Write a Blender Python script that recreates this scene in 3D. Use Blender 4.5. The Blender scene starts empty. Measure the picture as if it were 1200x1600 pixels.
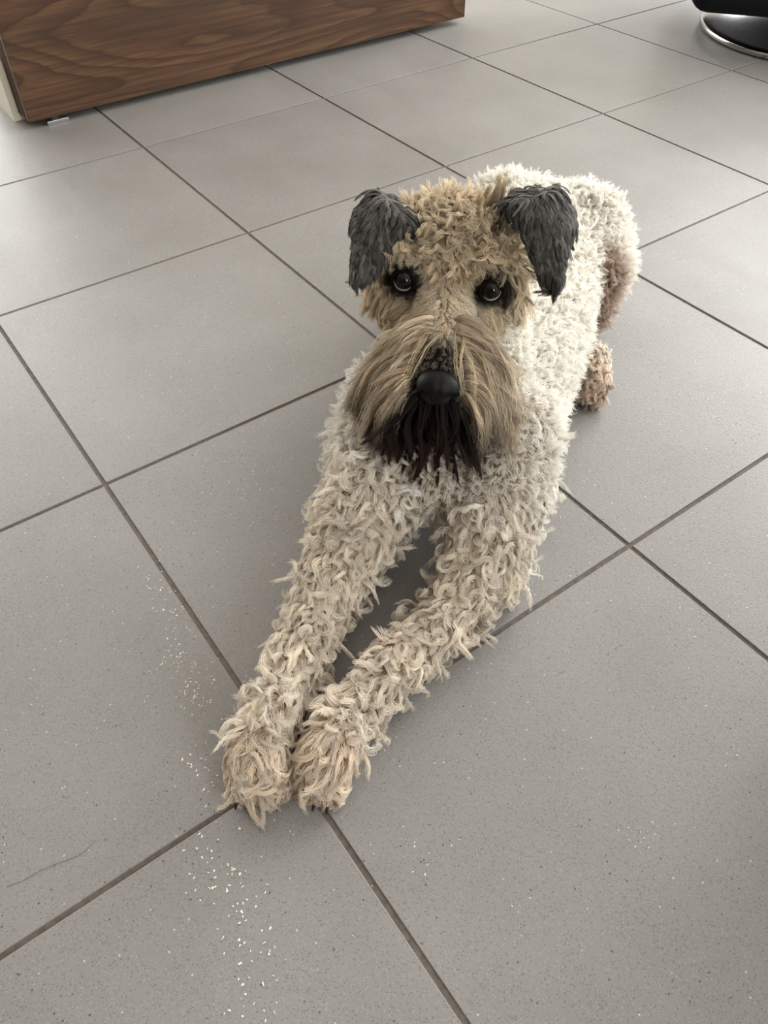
import bpy, bmesh, math, random
import numpy as np
from mathutils import Vector, Matrix, kdtree
from mathutils.bvhtree import BVHTree

random.seed(7)
RNG = np.random.default_rng(11)
SC = bpy.context.scene
COL = SC.collection
PI = math.pi
T = 0.45                                    # floor tile pitch in metres


def lin(r, g, b, a=1.0):
    def f(c):
        c /= 255.0
        return c / 12.92 if c <= 0.04045 else ((c + 0.055) / 1.055) ** 2.4
    return (f(r), f(g), f(b), a)


# ------------------------------------------------------------------ camera
cam_data = bpy.data.cameras.new('camera')
cam = bpy.data.objects.new('camera', cam_data)
COL.objects.link(cam)
cam.location = (-0.1114, -0.3080, 0.6900)
cam.rotation_euler = (0.741244, 0.00758, -0.622861)
cam_data.sensor_fit = 'VERTICAL'
cam_data.sensor_height = 36.0
cam_data.sensor_width = 27.0
cam_data.lens = 1221.73 / 1600 * 36.0
cam_data.clip_start = 0.02
SC.camera = cam

# ------------------------------------------------------------------ world, windows' daylight, added fill from behind, exposure
SC.view_settings.view_transform = 'Standard'
SC.view_settings.look = 'None'
SC.view_settings.gamma = 1.0
SC.view_settings.use_curve_mapping = False
SC.view_settings.exposure = 0.08
SC.cycles.use_denoising = True
SC.cycles.max_bounces = 8
SC.cycles.diffuse_bounces = 4
SC.cycles.glossy_bounces = 3
SC.cycles.transmission_bounces = 4
SC.cycles.sample_clamp_indirect = 6.0

world = bpy.data.worlds.new('daylight')
SC.world = world
world.use_nodes = True
wn = world.node_tree
wn.nodes['Background'].inputs['Color'].default_value = (0.80, 0.90, 1.0, 1)
wn.nodes['Background'].inputs['Strength'].default_value = 1.0


def window_light(name, loc, rot, sx, sy, power, color):
    d = bpy.data.lights.new(name, 'AREA')
    d.shape = 'RECTANGLE'
    d.size, d.size_y = sx, sy
    d.energy = power
    d.color = color
    o = bpy.data.objects.new(name, d)
    COL.objects.link(o)
    o.location, o.rotation_euler = loc, rot
    return o


X0, X1, Y0, Y1, ZC = -2.4, 3.5, -2.6, 4.4, 2.6      # inside of the room
WIN_R = (-2.3, 2.2, 0.05, 2.4)                       # y0, y1, z0, z1 in the right wall
WIN_F = (-2.2, 2.2, 0.3, 2.35)                      # x0, x1, z0, z1 in the far wall
FILL_WIN_B = (-0.2, 2.3, 0.8, 2.3)                       # opening added behind the camera to let in fill light
window_light('daylight_right', (X1 + 0.05, (WIN_R[0] + WIN_R[1]) / 2, (WIN_R[2] + WIN_R[3]) / 2), (0, PI / 2, 0),
             WIN_R[3] - WIN_R[2], WIN_R[1] - WIN_R[0], 325, (1.0, 0.995, 0.985))
window_light('daylight_far', ((WIN_F[0] + WIN_F[1]) / 2, Y1 + 0.05, (WIN_F[2] + WIN_F[3]) / 2), (-PI / 2, 0, 0),
             WIN_F[1] - WIN_F[0], WIN_F[3] - WIN_F[2], 175, (1.0, 0.985, 0.96))
window_light('fill_back', ((FILL_WIN_B[0] + FILL_WIN_B[1]) / 2, Y0 - 0.05, (FILL_WIN_B[2] + FILL_WIN_B[3]) / 2), (PI / 2, 0, 0),
             FILL_WIN_B[1] - FILL_WIN_B[0], FILL_WIN_B[3] - FILL_WIN_B[2], 135, (0.98, 0.99, 1.0))  # added fill that brightens the paws and near floor


# ------------------------------------------------------------------ helpers
def new_mat(name, base=(0.5, 0.5, 0.5, 1), rough=0.5, metal=0.0, spec=0.5):
    m = bpy.data.materials.new(name)
    m.use_nodes = True
    p = m.node_tree.nodes['Principled BSDF']
    p.inputs['Base Color'].default_value = base
    p.inputs['Roughness'].default_value = rough
    p.inputs['Metallic'].default_value = metal
    p.inputs['Specular IOR Level'].default_value = spec
    return m


class NT:
    """Small wrapper for wiring nodes."""
    def __init__(self, m):
        self.t = m.node_tree
        self.p = self.t.nodes['Principled BSDF']

    def n(self, kind, **kw):
        nd = self.t.nodes.new(kind)
        for k, v in kw.items():
            if k.startswith('i_'):
                nd.inputs[k[2:].replace('_', ' ')].default_value = v
            else:
                setattr(nd, k, v)
        return nd

    def l(self, a, b):
        self.t.links.new(a, b)

    def ramp(self, src, stops, interp='LINEAR'):
        r = self.n('ShaderNodeValToRGB')
        r.color_ramp.interpolation = interp
        e = r.color_ramp.elements
        e[0].position, e[0].color = stops[0]
        e[1].position, e[1].color = stops[-1]
        for pos, c in stops[1:-1]:
            k = e.new(pos)
            k.color = c
        self.l(src, r.inputs[0])
        return r.outputs[0]

    def mix(self, fac, a, b, blend='MIX'):
        m = self.n('ShaderNodeMix', data_type='RGBA', blend_type=blend)
        for src, idx in ((fac, 0), (a, 6), (b, 7)):
            if hasattr(src, 'links'):
                self.l(src, m.inputs[idx])
            else:
                m.inputs[idx].default_value = src
        return m.outputs[2]

    def math(self, op, a, b=0.0):
        m = self.n('ShaderNodeMath', operation=op)
        for src, idx in ((a, 0), (b, 1)):
            if hasattr(src, 'links'):
                self.l(src, m.inputs[idx])
            else:
                m.inputs[idx].default_value = src
        return m.outputs[0]


def link(name, bm_or_me, mat, parent=None, smooth=False):
    if isinstance(bm_or_me, bmesh.types.BMesh):
        me = bpy.data.meshes.new(name)
        bm_or_me.to_mesh(me)
        bm_or_me.free()
    else:
        me = bm_or_me
    if mat is not None and not me.materials:
        me.materials.append(mat)
    if smooth:
        me.polygons.foreach_set('use_smooth', [True] * len(me.polygons))
    o = bpy.data.objects.new(name, me)
    COL.objects.link(o)
    if parent is not None:
        o.parent = parent
    return o


def box(x0, x1, y0, y1, z0, z1, bevel=0.0, seg=2):
    bm = bmesh.new()
    bmesh.ops.create_cube(bm, size=1.0)
    for v in bm.verts:
        v.co = Vector(((x0 + x1) / 2 + v.co.x * (x1 - x0), (y0 + y1) / 2 + v.co.y * (y1 - y0), (z0 + z1) / 2 + v.co.z * (z1 - z0)))
    if bevel > 0:
        bmesh.ops.bevel(bm, geom=bm.edges[:], offset=bevel, segments=seg, profile=0.5, affect='EDGES')
    return bm


def lathe(profile, n=64, center=(0, 0, 0)):
    bm = bmesh.new()
    rings = []
    for r, z in profile:
        if r < 1e-6:
            rings.append([bm.verts.new((center[0], center[1], center[2] + z))])
        else:
            rings.append([bm.verts.new((center[0] + r * math.cos(2 * PI * k / n), center[1] + r * math.sin(2 * PI * k / n), center[2] + z)) for k in range(n)])
    for a, c in zip(rings[:-1], rings[1:]):
        for k in range(n):
            k2 = (k + 1) % n
            if len(a) == 1 and len(c) == 1:
                continue
            if len(a) == 1:
                bm.faces.new((a[0], c[k2], c[k]))
            elif len(c) == 1:
                bm.faces.new((a[k], a[k2], c[0]))
            else:
                bm.faces.new((a[k], a[k2], c[k2], c[k]))
    bmesh.ops.recalc_face_normals(bm, faces=bm.faces[:])
    return bm


def empty(name, loc, label=None, cat=None, group=None):
    o = bpy.data.objects.new(name, None)
    COL.objects.link(o)
    o.location = loc
    o.empty_display_size = 0.05
    tag(o, label, cat, group)
    return o


def tag(o, label=None, cat=None, group=None, kind=None):
    for k, v in (('label', label), ('category', cat), ('group', group), ('kind', kind)):
        if v:
            o[k] = v
    return o


def struct(name, bm, mat, parent=None):
    o = link(name, bm, mat, parent)
    if parent is None:
        o['kind'] = 'structure'
    return o


# ------------------------------------------------------------------ materials of the room
def tile_material():
    m = new_mat('porcelain_tile', rough=0.42, spec=0.5)
    t = NT(m)
    geo = t.n('ShaderNodeNewGeometry')
    info = t.n('ShaderNodeObjectInfo')
    pos = geo.outputs['Position']
    # slow cloudy tone
    n1 = t.n('ShaderNodeTexNoise', i_Scale=5.0, i_Detail=3.0, i_Roughness=0.55)
    t.l(pos, n1.inputs['Vector'])
    base = t.ramp(n1.outputs['Fac'], [(0.3, lin(126, 124, 120)), (0.7, lin(136, 134, 131))])
    # per-tile tone
    hs = t.n('ShaderNodeHueSaturation')
    t.l(base, hs.inputs['Color'])
    t.l(t.math('ADD', t.math('MULTIPLY', info.outputs['Random'], 0.07), 0.965), hs.inputs['Value'])
    col = hs.outputs['Color']
    # fine dark and pale grains of the porcelain body
    v1 = t.n('ShaderNodeTexVoronoi', i_Scale=760.0)
    t.l(pos, v1.inputs['Vector'])
    sep = t.n('ShaderNodeSeparateColor')
    t.l(v1.outputs['Color'], sep.inputs['Color'])
    near = t.math('LESS_THAN', v1.outputs['Distance'], 0.42)
    dark = t.math('MULTIPLY', t.math('LESS_THAN', sep.outputs['Red'], 0.17), near)
    pale = t.math('MULTIPLY', t.math('GREATER_THAN', sep.outputs['Red'], 0.85), near)
    col = t.mix(t.math('MULTIPLY', dark, 0.55), col, lin(76, 69, 63))
    col = t.mix(t.math('MULTIPLY', pale, 0.45), col, lin(170, 166, 160))
    v2 = t.n('ShaderNodeTexVoronoi', i_Scale=240.0)
    t.l(pos, v2.inputs['Vector'])
    sep2 = t.n('ShaderNodeSeparateColor')
    t.l(v2.outputs['Color'], sep2.inputs['Color'])
    d2 = t.math('MULTIPLY', t.math('LESS_THAN', sep2.outputs['Green'], 0.035), t.math('LESS_THAN', v2.outputs['Distance'], 0.22))
    col = t.mix(t.math('MULTIPLY', d2, 0.75), col, lin(58, 52, 47))
    p2 = t.math('MULTIPLY', t.math('GREATER_THAN', sep2.outputs['Green'], 0.965), t.math('LESS_THAN', v2.outputs['Distance'], 0.2))
    col = t.mix(t.math('MULTIPLY', p2, 0.8), col, lin(200, 197, 190))
    # dusty wiped streaks
    mp = t.n('ShaderNodeMapping')
    mp.inputs['Rotation'].default_value = (0, 0, 0.5)
    mp.inputs['Scale'].default_value = (9.0, 1.2, 1.0)
    t.l(pos, mp.inputs['Vector'])
    n2 = t.n('ShaderNodeTexNoise', i_Scale=1.3, i_Detail=4.0, i_Roughness=0.6)
    t.l(mp.outputs['Vector'], n2.inputs['Vector'])
    streak = t.ramp(n2.outputs['Fac'], [(0.52, (0, 0, 0, 1)), (0.68, (1, 1, 1, 1))])
    col = t.mix(t.math('MULTIPLY', streak, 0.10), col, lin(152, 148, 143))
    t.l(col, t.p.inputs['Base Color'])
    t.l(t.math('ADD', t.math('MULTIPLY', streak, 0.05), 0.46), t.p.inputs['Roughness'])
    # fine orange-peel relief
    n3 = t.n('ShaderNodeTexNoise', i_Scale=330.0, i_Detail=2.0)
    t.l(pos, n3.inputs['Vector'])
    bp = t.n('ShaderNodeBump', i_Strength=0.45, i_Distance=0.0006)
    t.l(n3.outputs['Fac'], bp.inputs['Height'])
    t.l(bp.outputs['Normal'], t.p.inputs['Normal'])
    return m


def grout_material():
    m = new_mat('grout', rough=0.85, spec=0.3)
    t = NT(m)
    n = t.n('ShaderNodeTexNoise', i_Scale=160.0, i_Detail=3.0)
    geo = t.n('ShaderNodeNewGeometry')
    t.l(geo.outputs['Position'], n.inputs['Vector'])
    t.l(t.ramp(n.outputs['Fac'], [(0.3, lin(94, 87, 81)), (0.7, lin(116, 108, 101))]), t.p.inputs['Base Color'])
    return m


def walnut_material(name, vertical=False):
    m = new_mat(name, rough=0.5, spec=0.22)
    t = NT(m)
    geo = t.n('ShaderNodeNewGeometry')
    mp = t.n('ShaderNodeMapping')
    if vertical:
        mp.inputs['Rotation'].default_value = (0, PI / 2, 0)
    t.l(geo.outputs['Position'], mp.inputs['Vector'])
    v = mp.outputs['Vector']
    # cathedral figure: the veneer is cut nearly along the growth rings
    st = t.n('ShaderNodeMapping')
    st.inputs['Scale'].default_value = (1.25, 1.0, 6.5)
    st.inputs['Location'].default_value = (0.62, 0.0, 0.15)
    t.l(v, st.inputs['Vector'])
    n1 = t.n('ShaderNodeTexNoise', i_Scale=1.0, i_Detail=1.2, i_Roughness=0.4, i_Distortion=0.2)
    t.l(st.outputs['Vector'], n1.inputs['Vector'])
    wob = t.n('ShaderNodeMapping')
    wob.inputs['Scale'].default_value = (14.0, 1.0, 40.0)
    t.l(v, wob.inputs['Vector'])
    n4 = t.n('ShaderNodeTexNoise', i_Scale=1.0, i_Detail=2.0)
    t.l(wob.outputs['Vector'], n4.inputs['Vector'])
    ph = t.math('ADD', t.math('MULTIPLY', n1.outputs['Fac'], 17.0), t.math('MULTIPLY', n4.outputs['Fac'], 0.55))
    rings = t.math('FRACT', ph)
    fine = t.n('ShaderNodeMapping')
    fine.inputs['Scale'].default_value = (5.0, 60.0, 190.0)
    t.l(v, fine.inputs['Vector'])
    n2 = t.n('ShaderNodeTexNoise', i_Scale=1.0, i_Detail=4.0, i_Roughness=0.7)
    t.l(fine.outputs['Vector'], n2.inputs['Vector'])
    broad = t.n('ShaderNodeMapping')
    broad.inputs['Scale'].default_value = (1.2, 1.0, 11.0)
    t.l(v, broad.inputs['Vector'])
    n3 = t.n('ShaderNodeTexNoise', i_Scale=1.6, i_Detail=3.0)
    t.l(broad.outputs['Vector'], n3.inputs['Vector'])
    col = t.ramp(rings, [(0.0, lin(61, 42, 30)), (0.10, lin(74, 52, 37)), (0.45, lin(89, 64, 45)), (0.80, lin(99, 73, 51)), (0.93, lin(90, 65, 45)), (1.0, lin(61, 42, 30))])
    col = t.mix(t.ramp(n3.outputs['Fac'], [(0.40, (0, 0, 0, 1)), (0.68, (0.65, 0.65, 0.65, 1))]), col, lin(61, 46, 34))
    col = t.mix(t.ramp(n2.outputs['Fac'], [(0.40, (0.6, 0.6, 0.6, 1)), (0.58, (0, 0, 0, 1))]), col, lin(56, 38, 27))
    t.l(col, t.p.inputs['Base Color'])
    bp = t.n('ShaderNodeBump', i_Strength=0.12, i_Distance=0.0008)
    t.l(n2.outputs['Fac'], bp.inputs['Height'])
    t.l(bp.outputs['Normal'], t.p.inputs['Normal'])
    return m


def paint_material(name, rgb, rough=0.7):
    m = new_mat(name, rough=rough, spec=0.3)
    t = NT(m)
    geo = t.n('ShaderNodeNewGeometry')
    n = t.n('ShaderNodeTexNoise', i_Scale=6.0, i_Detail=3.0)
    t.l(geo.outputs['Position'], n.inputs['Vector'])
    a = lin(*rgb)
    c = lin(*[x * 0.97 for x in rgb])
    t.l(t.ramp(n.outputs['Fac'], [(0.35, a), (0.65, c)]), t.p.inputs['Base Color'])
    return m


M_TILE = tile_material()
M_GROUT = grout_material()
M_WALNUT = walnut_material('walnut_veneer')
M_WALNUT_EDGE = walnut_material('walnut_edge', True)
M_WALNUT_EDGE.node_tree.nodes['Principled BSDF'].inputs['Roughness'].default_value = 0.7
M_WALNUT_EDGE.node_tree.nodes['Principled BSDF'].inputs['Specular IOR Level'].default_value = 0.1
M_WALL = paint_material('white_wall_paint', (232, 229, 222))
M_SKIRT = paint_material('cream_skirting_paint', (226, 221, 204), 0.5)
M_TAUPE = paint_material('taupe_wall_paint', (226, 218, 204))
M_BROWN = paint_material('brown_wall_paint', (116, 104, 92))
M_CEIL = paint_material('ceiling_paint', (196, 190, 182))
M_FRAME = paint_material('window_frame_paint', (215, 214, 210), 0.4)

# ------------------------------------------------------------------ room shell
FLOOR = struct('floor', box(X0, X1, Y0, Y1, -0.05, -0.0022), M_GROUT)


def wall_with_opening(name, axis, at, thick, a0, a1, op, mat):
    """A wall across x or y with one rectangular opening op = (a0, a1, z0, z1)."""
    o0, o1, z0, z1 = op
    bm = bmesh.new()
    for (p0, p1, q0, q1) in ((a0, o0, 0, ZC), (o1, a1, 0, ZC), (o0, o1, 0, z0), (o0, o1, z1, ZC)):
        if p1 - p0 < 1e-4 or q1 - q0 < 1e-4:
            continue
        b2 = box(p0, p1, at, at + thick, q0, q1) if axis == 'y' else box(at, at + thick, p0, p1, q0, q1)
        me = bpy.data.meshes.new('tmp')
        b2.to_mesh(me)
        b2.free()
        bm.from_mesh(me)
        bpy.data.meshes.remove(me)
    return struct(name, bm, mat)


wall_with_opening('wall_right', 'x', X1, 0.12, Y0, Y1, WIN_R, M_WALL)
wall_with_opening('wall_far', 'y', Y1, 0.12, X0, X1, WIN_F, M_TAUPE)
wall_with_opening('wall_back', 'y', Y0 - 0.12, 0.12, X0, X1, FILL_WIN_B, M_BROWN)
struct('shade_block', box(0.50, 1.2, -1.5, -0.235, 0, 1.3), M_WALL)  # unseen block added to shade the near right corner of the floor
struct('wall_left', box(X0 - 0.12, X0, Y0, Y1, 0, ZC), M_BROWN)
struct('ceiling', box(X0, X1, Y0, Y1, ZC, ZC + 0.1), M_CEIL)


def window_frame(name, axis, at, op, n):
    o0, o1, z0, z1 = op
    root = empty(name, (0, 0, 0))
    root['kind'] = 'structure'
    w, d = 0.05, 0.06

    def bar(part, p0, p1, q0, q1):
        link(part, box(p0, p1, at, at + d, q0, q1, 0.004) if axis == 'y' else box(at, at + d, p0, p1, q0, q1, 0.004), M_FRAME, root)
    bar('rail', o0, o1, z0, z0 + w)
    bar('rail', o0, o1, z1 - w, z1)
    for k in range(n + 1):
        c = o0 + (o1 - o0 - w) * k / n
        bar('stile', c, c + w, z0 + w, z1 - w)


window_frame('window_1', 'x', X1 - 0.03, WIN_R, 5)
window_frame('window_2', 'y', Y1 - 0.03, WIN_F, 4)
window_frame('added_window', 'y', Y0 - 0.03, FILL_WIN_B, 2)  # frame of the added fill opening

# floor tiles, each its own piece on the grout bed
J = 0.0052                                   # joint width
tile_me = bpy.data.meshes.new('tile')
bm = box(-T / 2 + J / 2, T / 2 - J / 2, -T / 2 + J / 2, T / 2 - J / 2, -0.010, 0.0)
top_edges = [e for e in bm.edges if all(v.co.z > -0.001 for v in e.verts)]
bmesh.ops.bevel(bm, geom=top_edges, offset=0.0007, segments=2, profile=0.5, affect='EDGES')
bm.to_mesh(tile_me)
bm.free()
tile_me.materials.append(M_TILE)
for i in range(-5, 9):
    for j in range(-5, 10):
        x, y = (j + 0.5) * T, (i + 0.5) * T
        if x < X0 + T / 2 or x > X1 - T / 2 or y < Y0 + T / 2 or y > Y1 - T / 2:
            continue
        o = link('tile', tile_me, None, FLOOR)
        o.location = (x, y, RNG.uniform(-0.00025, 0.0))

# short white wall the walnut panel stands against, with its skirting
struct('wall_stub', box(0.283, 1.46, 1.655, 1.80, 0.0, 0.42), M_WALL)
sk = bmesh.new()
outl = [(0.276, 1.6473), (1.46, 1.6473), (1.46, 1.6545), (0.2832, 1.6545), (0.2832, 1.80), (0.276, 1.80)]
lo_ = [sk.verts.new((x, y, 0.0)) for x, y in outl]
hi_ = [sk.verts.new((x, y, 0.118)) for x, y in outl]
for k in range(6):
    sk.faces.new((lo_[k], lo_[(k + 1) % 6], hi_[(k + 1) % 6], hi_[k]))
sk.faces.new(hi_)
sk.faces.new(lo_[::-1])
bmesh.ops.recalc_face_normals(sk, faces=sk.faces[:])
struct('baseboard_stub', sk, M_SKIRT)

# ------------------------------------------------------------------ walnut panel cabinet
CX0, CX1, CYF, CZ0, CZ1 = 0.2897, 1.5102, 1.576, 0.016, 0.42
cabinet = empty('cabinet', (0.9, 1.60, 0.0), 'long walnut veneered cabinet raised just off the tiled floor', 'cabinet')


def part(name, bm, mat, root, smooth=False):
    o = link(name, bm, mat, root, smooth)
    o.matrix_parent_inverse = Matrix.Translation(-root.location)
    return o


part('front_panel', box(CX0 + 0.0006, CX1, CYF, CYF + 0.019, CZ0, CZ1, 0.0008), M_WALNUT, cabinet)
part('side_panel', box(CX0, CX0 + 0.019, CYF + 0.0195, 1.646, CZ0, CZ1, 0.0008), M_WALNUT_EDGE, cabinet)
part('side_panel', box(CX1 - 0.019, CX1, CYF + 0.0195, 1.646, CZ0, CZ1, 0.0008), M_WALNUT_EDGE, cabinet)
part('top_panel', box(CX0 - 0.004, CX1 + 0.004, CYF - 0.004, 1.646, CZ1, CZ1 + 0.022, 0.0012), M_WALNUT, cabinet)
part('bottom_panel', box(CX0 + 0.02, CX1 - 0.02, CYF + 0.02, 1.645, CZ0 + 0.004, CZ0 + 0.022), M_WALNUT, cabinet)
M_STEEL = new_mat('brushed_steel', lin(190, 190, 192), 0.32, 1.0)
for fx, fy in ((0.352, 0.004), (0.9, 0.055), (1.42, 0.055)):
    part('foot', box(fx - 0.024, fx + 0.024, CYF + fy, CYF + fy + 0.012, 0.0, 0.0075, 0.001), M_STEEL, cabinet)
    part('foot_stem', box(fx - 0.008, fx + 0.008, CYF + max(fy, 0.02) + 0.002, CYF + max(fy, 0.02) + 0.010, 0.004, CZ0 + 0.006), M_STEEL, cabinet)

# ------------------------------------------------------------------ swivel footstool at the right
chair = empty('swivel_stool', (2.2046, 0.9537, 0.0), 'black leather swivel seat on a round polished steel disc base', 'stool')
M_CHROME = new_mat('polished_steel', lin(185, 186, 187), 0.14, 1.0)
M_LEATHER = new_mat('black_leather', lin(14, 16, 19), 0.7, 0.0, 0.12)
t = NT(M_LEATHER)
nz = t.n('ShaderNodeTexNoise', i_Scale=180.0, i_Detail=3.0)
bp = t.n('ShaderNodeBump', i_Strength=0.25, i_Distance=0.001)
t.l(nz.outputs['Fac'], bp.inputs['Height'])
t.l(bp.outputs['Normal'], t.p.inputs['Normal'])


def cpart(name, bm, mat, smooth=True):
    return link(name, bm, mat, chair, smooth)


cpart('base_disc', lathe([(0, 0.004), (0.27, 0.004), (0.284, 0.002), (0.2905, 0.005), (0.2915, 0.012), (0.2905, 0.0165), (0.286, 0.0185), (0.27, 0.0195), (0.20, 0.024), (0.12, 0.033), (0.06, 0.045), (0, 0.047)], 128), M_CHROME)
cpart('pad_ring', lathe([(0.255, 0.0), (0.272, 0.0), (0.272, 0.004), (0.255, 0.004), (0.255, 0.0)], 96), new_mat('rubber', lin(25, 25, 25), 0.8))
cpart('column', lathe([(0.0, 0.04), (0.034, 0.04), (0.034, 0.20), (0.0, 0.20)], 48), M_CHROME)


def soft(x0, x1, y0, y1, z0, z1, r):
    return box(x0, x1, y0, y1, z0, z1, r, 5)


def turned(bm, ang, tilt=0.0, pivot=(0, 0, 0)):
    if tilt:
        bmesh.ops.rotate(bm, verts=bm.verts[:], cent=Vector(pivot), matrix=Matrix.Rotation(tilt, 3, 'X'))
    bmesh.ops.rotate(bm, verts=bm.verts[:], cent=Vector((0, 0, 0)), matrix=Matrix.Rotation(ang, 3, 'Z'))
    return bm


CA = 2.2
cpart('seat_base', turned(soft(-0.335, 0.335, -0.34, 0.33, 0.098, 0.24, 0.05), CA), M_LEATHER)
cpart('seat', turned(soft(-0.33, 0.33, -0.335, 0.325, 0.242, 0.40, 0.06), CA), M_LEATHER)

# ------------------------------------------------------------------ the dog: landmarks
B_AX = Vector((0.83, 0.56, 0)).normalized()          # from chest to rump
S_AX = Vector((B_AX.y, -B_AX.x, 0))                  # to the dog's left side
C0 = Vector((0.28, 0.15, 0))


def D(t_, s_, z):
    return C0 + B_AX * t_ + S_AX * s_ + Vector((0, 0, z))


HF = Vector((-0.649, -0.762, -0.06)).normalized()    # the way the muzzle points
ROLL = 0.085
HR = Vector((0.762, -0.649, 0))
HR = (HR - HF * HR.dot(HF)).normalized()
HU = HR.cross(HF).normalized()
if HU.z < 0:
    HU = -HU
_r, _u = HR.copy(), HU.copy()
HR = (_r * math.cos(ROLL) - _u * math.sin(ROLL)).normalized()
HU = (_u * math.cos(ROLL) + _r * math.sin(ROLL)).normalized()
EYE = Vector((0.322, 0.197, 0.287))


def Hd(f, r, u):
    return EYE + HF * f + HR * r + HU * u


PRIMS = []                                           # (p0, r0, p1, r1, region)


def cap(p0, r0, p1, r1, reg):
    PRIMS.append((Vector(p0), r0, Vector(p1), r1, reg))


def chain(pts, reg):
    for (a, ra), (c, rc) in zip(pts[:-1], pts[1:]):
        cap(a, ra, c, rc, reg)


# trunk
for ls in (-0.028, 0.028):
    chain([(D(0.045, ls, 0.105), 0.066), (D(0.14, ls * 1.15, 0.108), 0.074), (D(0.27, ls * 1.15, 0.112), 0.074), (D(0.38, ls, 0.118), 0.07),
           (D(0.46, ls * 1.2, 0.112), 0.075), (D(0.52, ls, 0.095), 0.066)], 'body')
chain([(D(0.05, 0, 0.145), 0.06), (D(0.2, 0, 0.15), 0.062), (D(0.36, 0, 0.152), 0.06), (D(0.47, 0, 0.142), 0.062)], 'body')
cap(D(0.01, 0, 0.105), 0.055, D(0.06, 0, 0.12), 0.07, 'body')
# neck up to the skull
chain([(D(0.10, -0.005, 0.15), 0.074), (D(0.115, -0.015, 0.20), 0.066), (Hd(-0.075, 0.0, -0.04), 0.058)], 'body')
# tail stump
chain([(D(0.55, 0, 0.09), 0.022), (D(0.60, 0.0, 0.06), 0.016), (D(0.64, -0.01, 0.04), 0.011)], 'body')
# shoulders and upper arms
for sd in (-1, 1):
    cap(D(0.05, sd * 0.066, 0.135), 0.050, D(0.0, sd * 0.070, 0.088), 0.046, 'body')
# hind legs: thigh, shank, foot
for sd in (-1, 1):
    chain([(D(0.50, sd * 0.052, 0.125), 0.070), (D(0.485, sd * 0.085, 0.095), 0.052)], 'thigh')
    chain([(D(0.485, sd * 0.085, 0.12), 0.045), (D(0.43, sd * 0.090, 0.115), 0.042), (D(0.425, sd * 0.088, 0.06), 0.034), (D(0.455, sd * 0.08, 0.03), 0.026)], 'thigh')
    chain([(D(0.47, sd * 0.06, 0.03), 0.024), (D(0.385, sd * 0.088, 0.026), 0.02), (D(0.335, sd * 0.112, 0.034), 0.029), (D(0.305, sd * 0.123, 0.028), 0.025)], 'hindpaw')
    for k in (-1.5, -0.5, 0.5, 1.5):
        cap(D(0.315, sd * (0.118 + k * 0.0085), 0.022), 0.011, D(0.290, sd * (0.124 + k * 0.0105), 0.013), 0.009, 'hindpaw')
# front legs (dog's left, seen on the right; then dog's right)
LEG_A = [((0.312, 0.089, 0.082), 0.047), ((0.272, 0.058, 0.052), 0.036), ((0.2176, 0.0298, 0.036), 0.0255), ((0.1515, 0.0181, 0.033), 0.0215),
         ((0.0881, 0.0041, 0.032), 0.020), ((0.0447, -0.0125, 0.032), 0.022)]
PAW_A = [((0.0447, -0.0125, 0.032), 0.022), ((0.0250, -0.0230, 0.029), 0.0255), ((0.0130, -0.0295, 0.023), 0.021)]
LEG_B = [((0.212, 0.170, 0.082), 0.047), ((0.160, 0.146, 0.052), 0.037), ((0.1023, 0.1091, 0.038), 0.0265), ((0.0664, 0.0828, 0.034), 0.022),
         ((0.0203, 0.0484, 0.033), 0.0205), ((-0.0150, 0.0240, 0.032), 0.022)]
PAW_B = [((-0.0150, 0.0240, 0.032), 0.022), ((-0.0270, 0.0100, 0.029), 0.0255), ((-0.0330, 0.0010, 0.023), 0.021)]
CLAWS = []
for LEG, PAW, side in ((LEG_A, PAW_A, 1), (LEG_B, PAW_B, -1)):
    chain(LEG, 'leg')
    chain(PAW, 'paw')
    fw = (Vector(PAW[-1][0]) - Vector(PAW[0][0]))
    fw.z = 0
    fw.normalize()
    rt = Vector((-fw.y, fw.x, 0))
    tip = Vector(PAW[-1][0])
    for k in (-1.5, -0.5, 0.5, 1.5):
        e = tip + fw * (0.014 - 0.003 * abs(k)) + rt * (k * 0.0115)
        cap(tip + rt * (k * 0.009), 0.012, Vector((e.x, e.y, 0.013)), 0.010, 'paw')
        CLAWS.append((Vector((e.x, e.y, 0.010)) + fw * 0.0085, (fw + rt * k * 0.12 + Vector((0, 0, -0.55))).normalized()))
# elbow points and the shoulder bridges
cap(D(0.02, 0.075, 0.09), 0.046, LEG_A[0][0], 0.046, 'leg')
cap(D(0.02, -0.075, 0.09), 0.046, LEG_B[0][0], 0.046, 'leg')
cap((0.287, 0.052, 0.045), 0.033, (0.282, 0.040, 0.030), 0.024, 'leg')
cap((0.187, 0.185, 0.05), 0.033, (0.172, 0.188, 0.030), 0.024, 'leg')
for k in (-1.5, -0.5, 0.5, 1.5):
    CLAWS.append((D(0.283, 0.126 + k * 0.0105, 0.011), (-B_AX + S_AX * 0.1 * k + Vector((0, 0, -0.6))).normalized()))
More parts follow.
